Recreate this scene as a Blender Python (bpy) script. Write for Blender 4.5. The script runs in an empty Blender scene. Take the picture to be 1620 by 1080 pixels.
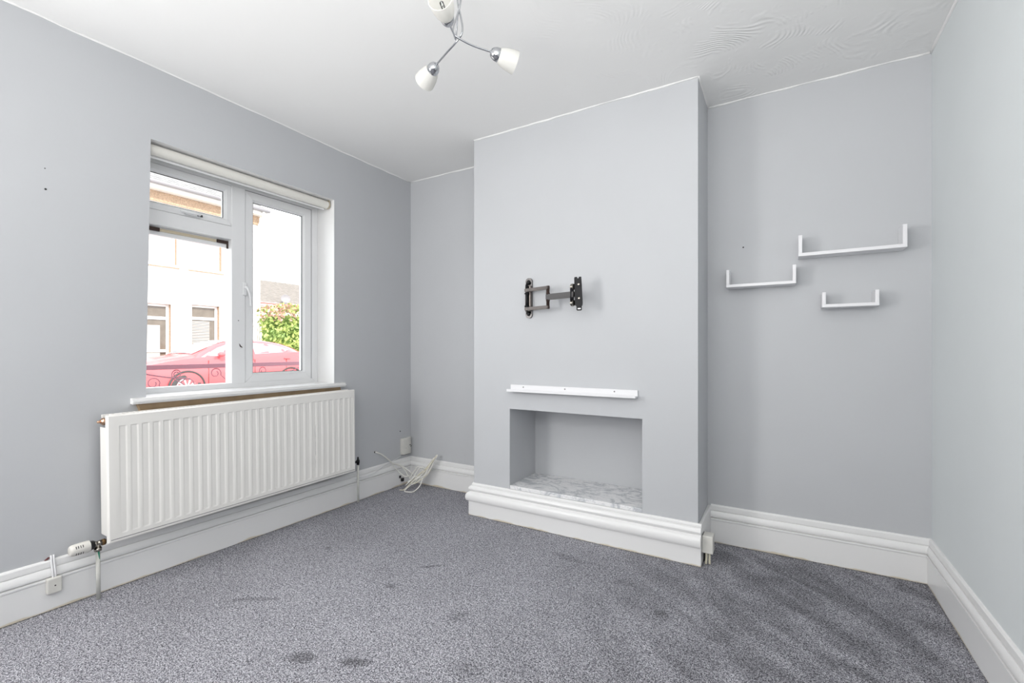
import bpy, bmesh, math, random
from mathutils import Vector, Matrix, noise
random.seed(7)
sc = bpy.context.scene
C = sc.collection
R = math.radians

# ---------------------------------------------------------------- camera, world, lights, exposure
W, H, YR = 3.276, 2.5, -3.75           # room width, height, rear wall
cd = bpy.data.cameras.new('camera'); cam = bpy.data.objects.new('camera', cd); C.objects.link(cam)
cam.location = (2.6698, -2.8432, 1.1024); cam.rotation_euler = (R(90), 0, 0.5348)
cd.sensor_width = 36; cd.lens = 719.81 / 1620 * 36; cd.shift_y = 12.57 / 1620; cd.clip_start = .05; cd.clip_end = 200
sc.camera = cam
sc.view_settings.view_transform = 'Standard'; sc.view_settings.look = 'None'
sc.view_settings.gamma = 1; sc.view_settings.use_curve_mapping = False
sc.view_settings.exposure = 0.43
w = bpy.data.worlds.new('sky'); sc.world = w; w.use_nodes = True
w.node_tree.nodes['Background'].inputs[0].default_value = (.93, .96, 1, 1)
w.node_tree.nodes['Background'].inputs[1].default_value = 2.5

def light(name, kind, loc, rot, energy, color=(1, 1, 1), **kw):
    l = bpy.data.lights.new(name, kind); l.energy = energy; l.color = color
    for k, v in kw.items(): setattr(l, k, v)
    o = bpy.data.objects.new(name, l); C.objects.link(o); o.location = loc; o.rotation_euler = rot
    return o
# sun stands behind our own house and lights the street and the facades opposite
light('sun', 'SUN', (0, 0, 20), Vector((-.75, .30, -.62)).to_track_quat('-Z', 'Y').to_euler(), 3.6, (1, .95, .88), angle=R(1))
# added fill lamps out of view: rear, side, and one aimed up at the ceiling
light('rear_fill', 'AREA', (2.0, YR + .12, 1.75), (R(86), 0, 0), 18, (1, .985, .96), shape='RECTANGLE', size=2.2, size_y=1.2)
light('side_fill', 'AREA', (.14, -3.3, 1.42), (0, R(-90), R(34)), 34, (1, .985, .96), shape='RECTANGLE', size=1.2, size_y=.8)  # added to brighten the right wall; no window stands here
light('ceiling_fill', 'AREA', (2.6, -2.95, 1.70), (R(157), 0, 0), 20, (1, .985, .97), shape='RECTANGLE', size=1.7, size_y=1.2)  # added to brighten the ceiling
# daylight gathered by the front window
wl = light('front_window_portal', 'AREA', (-.2, -1.29, 1.5), (0, R(-90), 0), 1, shape='RECTANGLE', size=1.25, size_y=1.05)
wl.data.cycles.is_portal = True

# ---------------------------------------------------------------- materials
def mat(name, col, rough=.5, metal=0., var=0., vscale=6., bump=0., bscale=60., col2=None, spec=.5, emit=None):
    m = bpy.data.materials.new(name); m.use_nodes = True; nt = m.node_tree; N = nt.nodes; L = nt.links
    p = N['Principled BSDF']; p.inputs['Roughness'].default_value = rough; p.inputs['Metallic'].default_value = metal
    p.inputs['Specular IOR Level'].default_value = spec
    p.inputs['Base Color'].default_value = (*col, 1)
    tc = N.new('ShaderNodeTexCoord')
    if var or col2:
        n = N.new('ShaderNodeTexNoise'); n.inputs['Scale'].default_value = vscale; n.inputs['Detail'].default_value = 5
        r = N.new('ShaderNodeValToRGB'); c2 = col2 or tuple(c * (1 - var) for c in col)
        r.color_ramp.elements[0].position = .35; r.color_ramp.elements[1].position = .65
        r.color_ramp.elements[0].color = (*c2, 1); r.color_ramp.elements[1].color = (*col, 1)
        L.new(tc.outputs['Object'], n.inputs['Vector']); L.new(n.outputs['Fac'], r.inputs[0]); L.new(r.outputs[0], p.inputs['Base Color'])
    if bump:
        n = N.new('ShaderNodeTexNoise'); n.inputs['Scale'].default_value = bscale; n.inputs['Detail'].default_value = 4
        b = N.new('ShaderNodeBump'); b.inputs['Strength'].default_value = bump; b.inputs['Distance'].default_value = .002
        L.new(tc.outputs['Object'], n.inputs['Vector']); L.new(n.outputs['Fac'], b.inputs['Height']); L.new(b.outputs[0], p.inputs['Normal'])
    if emit:
        p.inputs['Emission Color'].default_value = (*emit, 1); p.inputs['Emission Strength'].default_value = 1
    return m

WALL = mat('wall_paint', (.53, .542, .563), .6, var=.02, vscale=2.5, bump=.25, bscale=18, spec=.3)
WALL2 = mat('pale_right_wall', (.72, .755, .765), .6, var=.02, vscale=2.5, bump=.25, bscale=18, spec=.3)  # right wall colour, paler than the other walls
WHITE = mat('white_gloss_paint', (.82, .82, .82), .32, var=.03, vscale=9, bump=.15, bscale=14)
REVEAL = mat('white_reveal_paint', (.78, .78, .78), .55, bump=.2, bscale=30)
UPVC = mat('white_upvc', (.77, .775, .785), .3)
RADW = mat('radiator_enamel', (.85, .835, .805), .35, var=.03, vscale=3)
PLASTIC = mat('aged_white_plastic', (.70, .69, .65), .35, var=.06, vscale=30)
TRVW = mat('valve_plastic', (.72, .70, .66), .4)
DARKP = mat('dark_plastic', (.02, .02, .022), .4)
BLACK = mat('black_steel', (.010, .010, .012), .5, spec=.25)
STEEL = mat('brushed_steel', (.17, .15, .14), .3, metal=1., var=.15, vscale=40)
GUN = mat('gunmetal_steel', (.13, .125, .125), .33, metal=1.)
CHROME = mat('chrome', (.50, .51, .53), .05, metal=1.)
CHROME2 = mat('worn_chrome', (.5, .47, .42), .22, metal=1., var=.5, vscale=70)
COPPER = mat('copper', (.62, .40, .28), .3, metal=1.)
BRASSY = mat('cream_metal', (.62, .54, .40), .35, metal=.5)
HINGE = mat('dark_bronze', (.055, .035, .03), .4, metal=.6)
TAN = mat('bare_timber', (.36, .255, .15), .7, var=.25, vscale=14, bump=.3, bscale=50)
CABLE = mat('grey_white_cable', (.78, .77, .73), .45)
CABLE2 = mat('cream_cable', (.76, .72, .58), .45)
PIPE = mat('painted_pipe', (.66, .66, .62), .4, var=.12, vscale=25)
SHELFW = mat('satin_white_board', (.78, .78, .80), .4)
BLIND = mat('cream_blind_fabric', (.76, .745, .70), .8, bump=.3, bscale=300)
GAP = mat('dark_gap', (.02, .02, .02), .8)
RUST = mat('old_sealant', (.16, .09, .03), .6, var=.5, vscale=120, metal=.2)
VERD = mat('green_verdigris', (.03, .28, .17), .6)
REDPEN = mat('crayon_red', (.55, .18, .20), .8)
GREYPEN = mat('scuff_grey', (.25, .24, .25), .8)

def glass_mat(name, tint=(.97, .985, .98), gloss=.10):
    m = bpy.data.materials.new(name); m.use_nodes = True; nt = m.node_tree; N = nt.nodes; L = nt.links
    N.remove(N['Principled BSDF']); t = N.new('ShaderNodeBsdfTransparent'); t.inputs[0].default_value = (*tint, 1)
    g = N.new('ShaderNodeBsdfGlossy'); g.inputs['Roughness'].default_value = .02
    fr = N.new('ShaderNodeLayerWeight'); fr.inputs[0].default_value = .12
    mx = N.new('ShaderNodeMixShader'); L.new(fr.outputs['Fresnel'], mx.inputs[0])
    L.new(t.outputs[0], mx.inputs[1]); L.new(g.outputs[0], mx.inputs[2]); L.new(mx.outputs[0], N['Material Output'].inputs[0])
    return m
GLASS = glass_mat('window_glass')

def opal():
    m = mat('opal_glass', (.86, .86, .84), .25); p = m.node_tree.nodes['Principled BSDF']
    N = m.node_tree.nodes; L = m.node_tree.links
    tr = N.new('ShaderNodeBsdfTranslucent'); tr.inputs[0].default_value = (.9, .89, .86, 1)
    mx = N.new('ShaderNodeMixShader'); mx.inputs[0].default_value = .5
    L.new(p.outputs[0], mx.inputs[1]); L.new(tr.outputs[0], mx.inputs[2]); L.new(mx.outputs[0], N['Material Output'].inputs[0])
    return m
OPAL = opal()

def ceiling_mat():
    m = mat('artex_ceiling', (.85, .85, .845), .7, spec=.3); nt = m.node_tree; N = nt.nodes; L = nt.links; p = N['Principled BSDF']
    tc = N.new('ShaderNodeTexCoord')
    n0 = N.new('ShaderNodeTexNoise'); n0.inputs['Scale'].default_value = 2.6; n0.inputs['Detail'].default_value = 1
    L.new(tc.outputs['Object'], n0.inputs['Vector'])
    mixv = N.new('ShaderNodeVectorMath'); mixv.operation = 'MULTIPLY_ADD'; mixv.inputs[1].default_value = (.9, .4, 0)
    L.new(n0.outputs['Color'], mixv.inputs[0]); L.new(tc.outputs['Object'], mixv.inputs[2])
    wv = N.new('ShaderNodeTexWave'); wv.inputs['Scale'].default_value = 9; wv.inputs['Distortion'].default_value = 2; wv.inputs['Detail'].default_value = 3
    L.new(mixv.outputs[0], wv.inputs['Vector'])
    mk = N.new('ShaderNodeTexNoise'); mk.inputs['Scale'].default_value = 7.5; mk.inputs['Detail'].default_value = 3; L.new(tc.outputs['Object'], mk.inputs['Vector'])
    r = N.new('ShaderNodeValToRGB'); r.color_ramp.elements[0].position = .50; r.color_ramp.elements[1].position = .72; L.new(mk.outputs['Fac'], r.inputs[0])
    # brush strokes are strongest over the chimney side of the room (real relief, in place on the ceiling)
    sx = N.new('ShaderNodeSeparateXYZ'); L.new(tc.outputs['Object'], sx.inputs[0])
    mr = N.new('ShaderNodeMapRange'); mr.inputs[1].default_value = 1.6; mr.inputs[2].default_value = 2.6; mr.inputs[3].default_value = .1; mr.inputs[4].default_value = 1
    L.new(sx.outputs[0], mr.inputs[0])
    m1 = N.new('ShaderNodeMath'); m1.operation = 'MULTIPLY'; L.new(r.outputs[0], m1.inputs[0]); L.new(mr.outputs[0], m1.inputs[1])
    m2 = N.new('ShaderNodeMath'); m2.operation = 'MULTIPLY'; L.new(m1.outputs[0], m2.inputs[0]); L.new(wv.outputs['Fac'], m2.inputs[1])
    fn = N.new('ShaderNodeTexNoise'); fn.inputs['Scale'].default_value = 9; L.new(tc.outputs['Object'], fn.inputs['Vector'])
    m3 = N.new('ShaderNodeMath'); m3.operation = 'MULTIPLY_ADD'; m3.inputs[1].default_value = .5; L.new(fn.outputs['Fac'], m3.inputs[0]); L.new(m2.outputs[0], m3.inputs[2])
    b = N.new('ShaderNodeBump'); b.inputs['Strength'].default_value = .5; b.inputs['Distance'].default_value = .005
    L.new(m3.outputs[0], b.inputs['Height']); L.new(b.outputs[0], p.inputs['Normal'])
    return m
CEIL = ceiling_mat()

def carpet_mat():
    m = mat('grey_twist_carpet', (.2, .2, .2), .95, spec=.1); nt = m.node_tree; N = nt.nodes; L = nt.links; p = N['Principled BSDF']
    tc = N.new('ShaderNodeTexCoord')
    def noi(s, d=2, rough=.5):
        n = N.new('ShaderNodeTexNoise'); n.inputs['Scale'].default_value = s; n.inputs['Detail'].default_value = d; n.inputs['Roughness'].default_value = rough
        L.new(tc.outputs['Object'], n.inputs['Vector']); return n
    def mth(op, a, b, c=None):
        n = N.new('ShaderNodeMath'); n.operation = op
        for i, v in enumerate((a, b, c)):
            if v is None: continue
            if isinstance(v, (int, float)): n.inputs[i].default_value = v
            else: L.new(v, n.inputs[i])
        return n.outputs[0]
    fine = noi(320, 1, .6); mid = noi(130, 2, .6)
    vo = N.new('ShaderNodeTexVoronoi'); vo.inputs['Scale'].default_value = 400; L.new(tc.outputs['Object'], vo.inputs['Vector'])
    sc_ = N.new('ShaderNodeSeparateColor'); L.new(vo.outputs['Color'], sc_.inputs[0])
    f = mth('MULTIPLY_ADD', mid.outputs['Fac'], .30, mth('MULTIPLY', fine.outputs['Fac'], .52))
    f = mth('MULTIPLY_ADD', sc_.outputs[0], .18, f)
    r = N.new('ShaderNodeValToRGB'); L.new(f, r.inputs[0]); cr = r.color_ramp
    cr.elements[0].position = .40; cr.elements[0].color = (.055, .055, .066, 1)
    cr.elements[1].position = .60; cr.elements[1].color = (.72, .72, .77, 1)
    e = cr.elements.new(.5); e.color = (.275, .273, .308, 1)
    # brushed pile: patches where the pile lies the other way, in place on the carpet
    big = noi(1.7, 3, .5); med = noi(6, 2, .5)
    rb = N.new('ShaderNodeValToRGB'); L.new(big.outputs['Fac'], rb.inputs[0]); rb.color_ramp.elements[0].position = .40; rb.color_ramp.elements[1].position = .60
    rm = N.new('ShaderNodeValToRGB'); L.new(med.outputs['Fac'], rm.inputs[0]); rm.color_ramp.elements[0].position = .38; rm.color_ramp.elements[1].position = .58
    sx = N.new('ShaderNodeSeparateXYZ'); L.new(tc.outputs['Object'], sx.inputs[0])
    side = N.new('ShaderNodeMapRange'); side.interpolation_type = 'SMOOTHSTEP'; side.inputs[1].default_value = 1.6; side.inputs[2].default_value = 2.6; L.new(sx.outputs[0], side.inputs[0])
    # stroked streaks in the alcove corner
    mp = N.new('ShaderNodeMapping'); mp.vector_type = 'TEXTURE'; mp.inputs['Rotation'].default_value = (0, 0, R(-44)); mp.inputs['Scale'].default_value = (.62, .17, 1); L.new(tc.outputs['Object'], mp.inputs[0])
    st = N.new('ShaderNodeTexNoise'); st.inputs['Scale'].default_value = 1.3; st.inputs['Detail'].default_value = 3; st.inputs['Distortion'].default_value = .6; L.new(mp.outputs[0], st.inputs['Vector'])
    rs = N.new('ShaderNodeValToRGB'); L.new(st.outputs['Fac'], rs.inputs[0]); rs.color_ramp.elements[0].position = .40; rs.color_ramp.elements[1].position = .58
    pa = mth('MULTIPLY_ADD', rb.outputs[0], .10, .92)                       # gentle everywhere
    stf = mth('SUBTRACT', 1, mth('MULTIPLY', side.outputs[0], mth('MULTIPLY', mth('SUBTRACT', 1, rs.outputs[0]), .34)))
    mdf = mth('SUBTRACT', 1, mth('MULTIPLY', side.outputs[0], mth('MULTIPLY', mth('SUBTRACT', 1, rm.outputs[0]), .16)))
    fac = mth('MULTIPLY', mth('MULTIPLY', pa, stf), mdf)
    # single scuffs and marks
    spots = [((.66, -1.70), (.13, .018), 35, .30), ((1.194, -1.825), (.055, .035), 20, .45), ((1.372, -1.746), (.06, .022), 25, .5),
             ((1.101, -1.309), (.03, .022), 0, .35), ((1.14, -1.06), (.07, .012), 40, .35), ((2.235, -.891), (.03, .03), 0, .4),
             ((2.47, -.945), (.06, .04), 10, .25), ((1.522, -1.34), (.04, .05), 0, .2), ((1.742, -1.575), (.06, .05), 0, .22),
             ((.502, -1.185), (.02, .012), 0, .4), ((2.03, -.72), (.05, .03), 0, .2), ((1.70, -.62), (.10, .03), -10, .25)]
    for (cx, cy), (a, b_), ang, k in spots:
        mp = N.new('ShaderNodeMapping'); mp.vector_type = 'TEXTURE'; mp.inputs['Location'].default_value = (cx, cy, 0)
        mp.inputs['Rotation'].default_value = (0, 0, R(ang)); mp.inputs['Scale'].default_value = (a, b_, 1); L.new(tc.outputs['Object'], mp.inputs[0])
        ln = N.new('ShaderNodeVectorMath'); ln.operation = 'LENGTH'; L.new(mp.outputs[0], ln.inputs[0])
        wob = mth('MULTIPLY_ADD', mid.outputs['Fac'], 1.6, mth('ADD', ln.outputs['Value'], -.8))
        mr = N.new('ShaderNodeMapRange'); mr.inputs[1].default_value = .55; mr.inputs[2].default_value = 1.25
        mr.inputs[3].default_value = 1 - k; mr.inputs[4].default_value = 1; L.new(wob, mr.inputs[0]); fac = mth('MULTIPLY', fac, mr.outputs[0])
    mx = N.new('ShaderNodeVectorMath'); mx.operation = 'SCALE'; L.new(r.outputs[0], mx.inputs[0]); L.new(fac, mx.inputs[3])
    L.new(mx.outputs[0], p.inputs['Base Color'])
    b = N.new('ShaderNodeBump'); b.inputs['Strength'].default_value = .9; b.inputs['Distance'].default_value = .005; L.new(f, b.inputs['Height']); L.new(b.outputs[0], p.inputs['Normal'])
    return m
CARPET = carpet_mat()

def marble_mat():
    m = mat('grey_veined_marble', (.8, .8, .8), .25); nt = m.node_tree; N = nt.nodes; L = nt.links; p = N['Principled BSDF']
    tc = N.new('ShaderNodeTexCoord'); mp = N.new('ShaderNodeMapping'); mp.inputs['Rotation'].default_value = (0, 0, R(-18)); mp.inputs['Scale'].default_value = (1, 1.7, 1)
    L.new(tc.outputs['Object'], mp.inputs[0])
    out = None
    for s, lo, hi, dark in ((4.5, .0, .05, .38), (12, .0, .04, .70)):
        n = N.new('ShaderNodeTexNoise'); n.inputs['Scale'].default_value = s; n.inputs['Detail'].default_value = 7; n.inputs['Roughness'].default_value = .62; n.inputs['Distortion'].default_value = .9
        L.new(mp.outputs[0], n.inputs['Vector'])
        a = N.new('ShaderNodeMath'); a.operation = 'SUBTRACT'; a.inputs[1].default_value = .5; L.new(n.outputs['Fac'], a.inputs[0])
        b = N.new('ShaderNodeMath'); b.operation = 'ABSOLUTE'; L.new(a.outputs[0], b.inputs[0])
        mr = N.new('ShaderNodeMapRange'); mr.inputs[1].default_value = lo; mr.inputs[2].default_value = hi; mr.inputs[3].default_value = dark; mr.inputs[4].default_value = 1; L.new(b.outputs[0], mr.inputs[0])
        if out is None: out = mr.outputs[0]
        else:
            q = N.new('ShaderNodeMath'); q.operation = 'MULTIPLY'; L.new(out, q.inputs[0]); L.new(mr.outputs[0], q.inputs[1]); out = q.outputs[0]
    r = N.new('ShaderNodeValToRGB'); L.new(out, r.inputs[0]); r.color_ramp.elements[0].color = (.30, .33, .38, 1); r.color_ramp.elements[1].color = (.82, .82, .83, 1)
    L.new(r.outputs[0], p.inputs['Base Color']); return m
MARBLE = marble_mat()

def skirting_mat():
    m = mat('gloss_skirting', (.82, .82, .82), .3); nt = m.node_tree; N = nt.nodes; L = nt.links; p = N['Principled BSDF']
    tc = N.new('ShaderNodeTexCoord'); sx = N.new('ShaderNodeSeparateXYZ'); L.new(tc.outputs['Object'], sx.inputs[0])
    n = N.new('ShaderNodeTexNoise'); n.inputs['Scale'].default_value = 5; n.inputs['Detail'].default_value = 4; L.new(tc.outputs['Object'], n.inputs['Vector'])
    h = N.new('ShaderNodeMath'); h.operation = 'MULTIPLY_ADD'; h.inputs[1].default_value = -.05; h.inputs[2].default_value = .018; L.new(n.outputs['Fac'], h.inputs[0])
    a = N.new('ShaderNodeMath'); a.operation = 'ADD'; L.new(sx.outputs[2], a.inputs[0]); L.new(h.outputs[0], a.inputs[1])
    mr = N.new('ShaderNodeMapRange'); mr.inputs[1].default_value = -.003; mr.inputs[2].default_value = .004; L.new(a.outputs[0], mr.inputs[0])
    mx = N.new('ShaderNodeMix'); mx.data_type = 'RGBA'; L.new(mr.outputs[0], mx.inputs[0]); mx.inputs[6].default_value = (.66, .60, .48, 1); mx.inputs[7].default_value = (.82, .82, .82, 1)
    L.new(mx.outputs[2], p.inputs['Base Color']); return m
SKIRT = skirting_mat()

# ---------------------------------------------------------------- mesh helpers
def tag(o, label=None, cat=None, group=None, kind=None):
    if label: o['label'] = label
    if cat: o['category'] = cat
    if group: o['group'] = group
    if kind: o['kind'] = kind
    return o
def empty(name, loc=(0, 0, 0), rot=(0, 0, 0)):
    o = bpy.data.objects.new(name, None); C.objects.link(o); o.location = loc; o.rotation_euler = rot; return o
class B:
    def __init__(s): s.bm = bmesh.new()
    def box(s, a, b, bev=0., seg=2, mi=0):
        t = bmesh.new(); bmesh.ops.create_cube(t, size=1)
        a = Vector(a); b = Vector(b); c = (a + b) / 2; d = Vector([abs(x) for x in (b - a)])
        for v in t.verts: v.co = Vector((v.co.x * d.x, v.co.y * d.y, v.co.z * d.z)) + c
        if bev: bmesh.ops.bevel(t, geom=t.edges[:], offset=min(bev, min(d) * .45), segments=seg, profile=.5, affect='EDGES')
        for f in t.faces: f.material_index = mi
        s._join(t); return s
    def _join(s, t, M=None):
        if M is not None: bmesh.ops.transform(t, matrix=M, verts=t.verts)
        me = bpy.data.meshes.new('tmp'); t.to_mesh(me); t.free(); s.bm.from_mesh(me); bpy.data.meshes.remove(me)
    def lathe(s, p0, d, prof, n=28, cap0=True, cap1=True):
        """prof: list of (distance along d, radius)"""
        p0 = Vector(p0); d = Vector(d).normalized(); u = d.orthogonal().normalized(); v = d.cross(u); rings = []
        for t, r in prof:
            rings.append([s.bm.verts.new(p0 + d * t + (u * math.cos(2 * math.pi * i / n) + v * math.sin(2 * math.pi * i / n)) * r) for i in range(n)])
        for a, b in zip(rings, rings[1:]):
            for i in range(n):
                j = (i + 1) % n; s.bm.faces.new((a[i], a[j], b[j], b[i])).smooth = True
        if cap0: s.bm.faces.new(rings[0][::-1])
        if cap1: s.bm.faces.new(rings[-1])
        return s
    def cyl(s, a, b, r, n=20, r2=None):
        a = Vector(a); b = Vector(b); return s.lathe(a, b - a, [(0, r), ((b - a).length, r2 if r2 is not None else r)], n)
    def tube(s, pts, r, n=8, sub=6, closed=False):
        P = [Vector(p) for p in pts]
        if sub > 1:
            Q = []; m = len(P)
            for i in range(m - 1 if not closed else m):
                p1, p2 = P[i], P[(i + 1) % m]
                p0 = P[i - 1] if (i or closed) else p1 * 2 - p2
                p3 = P[(i + 2) % m] if (i + 2 < m or closed) else p2 * 2 - p1
                for k in range(sub):
                    t = k / sub
                    Q.append(.5 * ((2 * p1) + (p2 - p0) * t + (2 * p0 - 5 * p1 + 4 * p2 - p3) * t * t + (3 * p1 - p0 - 3 * p2 + p3) * t ** 3))
            if not closed: Q.append(P[-1])
            P = Q
        rings = []; u = None
        for i, p in enumerate(P):
            d = (P[min(i + 1, len(P) - 1)] - P[max(i - 1, 0)]).normalized()
            if u is None: u = d.orthogonal().normalized()
            u = (u - d * u.dot(d)); u = u.normalized() if u.length > 1e-6 else d.orthogonal().normalized()
            v = d.cross(u); rr = r(i / (len(P) - 1)) if callable(r) else r
            rings.append([s.bm.verts.new(p + (u * math.cos(2 * math.pi * k / n) + v * math.sin(2 * math.pi * k / n)) * rr) for k in range(n)])
        for a, b in zip(rings, rings[1:]):
            for i in range(n):
                j = (i + 1) % n; s.bm.faces.new((a[i], a[j], b[j], b[i])).smooth = True
        if not closed: s.bm.faces.new(rings[0][::-1]); s.bm.faces.new(rings[-1])
        return s
    def poly_prism(s, pts, vec, mi=0):
        """closed polygon (3D points, planar) pushed along vec"""
        vec = Vector(vec); a = [s.bm.verts.new(Vector(p)) for p in pts]; b = [s.bm.verts.new(Vector(p) + vec) for p in pts]; n = len(a)
        fs = [s.bm.faces.new(a[::-1]), s.bm.faces.new(b)] + [s.bm.faces.new((a[i], a[(i + 1) % n], b[(i + 1) % n], b[i])) for i in range(n)]
        for f in fs: f.material_index = mi
        return s
    def done(s, name, m, parent=None, smooth=None):
        bmesh.ops.recalc_face_normals(s.bm, faces=s.bm.faces[:])
        me = bpy.data.meshes.new(name); s.bm.to_mesh(me); s.bm.free()
        for x in (m if isinstance(m, (list, tuple)) else [m]): me.materials.append(x)
        o = bpy.data.objects.new(name, me); C.objects.link(o)
        if smooth:
            for p in me.polygons: p.use_smooth = True
            try:
                me.set_sharp_from_angle(angle=R(smooth))
            except Exception: pass
        if parent: o.parent = parent
        return o
def copy_tree(o, parent=None):
    c = o.copy(); C.objects.link(c); c.parent = parent
    for ch in list(o.children): copy_tree(ch, c)
    return c

def slab_grid(axis, at0, at1, u0, u1, z0, z1, holes, mi_hole=1):
    """a wall plate of true thickness with rectangular holes; reveals of the holes get material 1"""
    b = B(); us = sorted({u0, u1, *[h[0] for h in holes], *[h[1] for h in holes]}); zs = sorted({z0, z1, *[h[2] for h in holes], *[h[3] for h in holes]})
    inh = lambda u, z: any(h[0] < u < h[1] and h[2] < z < h[3] for h in holes)
    P = (lambda d, u, z: (d, u, z)) if axis == 'x' else (lambda d, u, z: (u, d, z))
    V = {}
    def v(d, u, z):
        k = (d, round(u, 5), round(z, 5))
        if k not in V: V[k] = b.bm.verts.new(P(d, u, z))
        return V[k]
    for i in range(len(us) - 1):
        for j in range(len(zs) - 1):
            a0, a1, c0, c1 = us[i], us[i + 1], zs[j], zs[j + 1]; solid = not inh((a0 + a1) / 2, (c0 + c1) / 2)
            if not solid: continue
            for d in (at0, at1): b.bm.faces.new((v(d, a0, c0), v(d, a1, c0), v(d, a1, c1), v(d, a0, c1)))
            for (ua, za, ub, zb, nu, nz) in ((a0, c0, a0, c1, a0 - 1e-3, (c0 + c1) / 2), (a1, c0, a1, c1, a1 + 1e-3, (c0 + c1) / 2), (a0, c0, a1, c0, (a0 + a1) / 2, c0 - 1e-3), (a0, c1, a1, c1, (a0 + a1) / 2, c1 + 1e-3)):
                outer = nu < u0 or nu > u1 or nz < z0 or nz > z1
                if outer or inh(nu, nz):
                    f = b.bm.faces.new((v(at0, ua, za), v(at0, ub, zb), v(at1, ub, zb), v(at1, ua, za))); f.material_index = 0 if outer else mi_hole
    return b

# ---------------------------------------------------------------- room shell
b = B(); b.box((-.02, YR, -.12), (W + .0, .0, 0)); fl = b.done('floor', CARPET); tag(fl, kind='structure')
OY0, OY1, OZ0, OZ1 = -1.833, -.757, .858, 2.139
b = slab_grid('x', 0, -.32, YR, .25, -.12, H + .0, [(OY0, OY1, OZ0, OZ1)])
for v in b.bm.verts:                                    # the old plaster edge leans: the left reveal is not plumb
    if abs(v.co.y - OY0) < 1e-4 and OZ0 - .01 < v.co.z < OZ1 + .01: v.co.y += .010 if v.co.z > 1.5 else -.010
wl_ = b.done('wall_left', [WALL, REVEAL]); tag(wl_, kind='structure')
X1, X2, YD = .9002, 2.3017, -.3536
b = B(); b.box((0, 0, -.12), (X1, .25, H)); tag(b.done('wall_back_left', WALL), kind='structure')
b = B(); b.box((X2, 0, -.12), (W, .25, H)); tag(b.done('wall_back', WALL), kind='structure')
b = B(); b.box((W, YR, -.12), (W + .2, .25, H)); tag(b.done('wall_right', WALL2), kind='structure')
tag(slab_grid('y', YR, YR - .2, -.32, W + .2, -.12, H, []).done('wall_rear', WALL), kind='structure')
b = B(); b.box((-.32, YR - .2, H), (W + .2, .25, H + .15)); ceiling = b.done('ceiling', CEIL); tag(ceiling, kind='structure')
# chimney breast: front plate with the fire opening, cheeks, and the lined recess behind
FX0, FX1, FZ0, FZ1 = 1.178, 2.018, .213, .7245
root = empty('wall_chimney'); tag(root, kind='structure')
slab_grid('y', YD, YD + .012, X1, X2, 0, H, [(FX0, FX1, FZ0, FZ1)], 0).done('breast_front', WALL, root)
b = B(); b.box((X1, YD + .012, 0), (X1 + .02, .25, H)); b.done('breast_side', WALL, root)
b = B(); b.box((X2 - .02, YD + .012, 0), (X2, .25, H)); b.done('breast_side', WALL, root)
b = B()
b.box((FX0 - .02, YD + .012, FZ0 - .03), (FX0, .02, FZ1 + .02)); b.box((FX1 - .0, YD + .012, FZ0 - .03), (FX1 + .03, .02, FZ1 + .02))
b.box((FX0 - .02, -.005, FZ0 - .03), (FX1 + .03, .03, FZ1 + .02)); b.box((FX0 - .02, YD + .012, FZ1), (FX1 + .03, .03, FZ1 + .03))
b.box((FX0 - .02, YD + .012, FZ0 - .04), (FX1 + .03, .02, FZ0))
b.done('fire_recess', WALL, root)
# white filler bead where ceiling meets the walls: hand-cut, wobbly
def bead(p, q, n, r=.006):
    p = Vector(p); q = Vector(q); n = Vector(n); k = max(4, int((q - p).length / .05)); pts = []
    for i in range(k + 1):
        x = p.lerp(q, i / k); wob = noise.noise(x * 9) * .004
        pts.append(x + n * (.001 + wob * .5) + Vector((0, 0, -.001 + wob)))
    return pts, (lambda t: r * (1 + .35 * noise.noise(Vector((t * 31, p.x, p.y)))))
bb = B()
for p, q, n in (((0, YR, H), (0, 0, H), (1, 0, 0)), ((0, 0, H), (X1, 0, H), (0, -1, 0)), ((X1, YD, H), (X2, YD, H), (0, -1, 0)),
                ((X2, YD, H), (X2, 0, H), (1, 0, 0)), ((X2, 0, H), (W, 0, H), (0, -1, 0)), ((W, 0, H), (W, YR, H), (-1, 0, 0))):
    pts, rr = bead(p, q, n, .0085 if p[0] == W else .0055); bb.tube(pts, rr, 6, 1)
bb.done('ceiling_bead', CEIL, ceiling)

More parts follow.
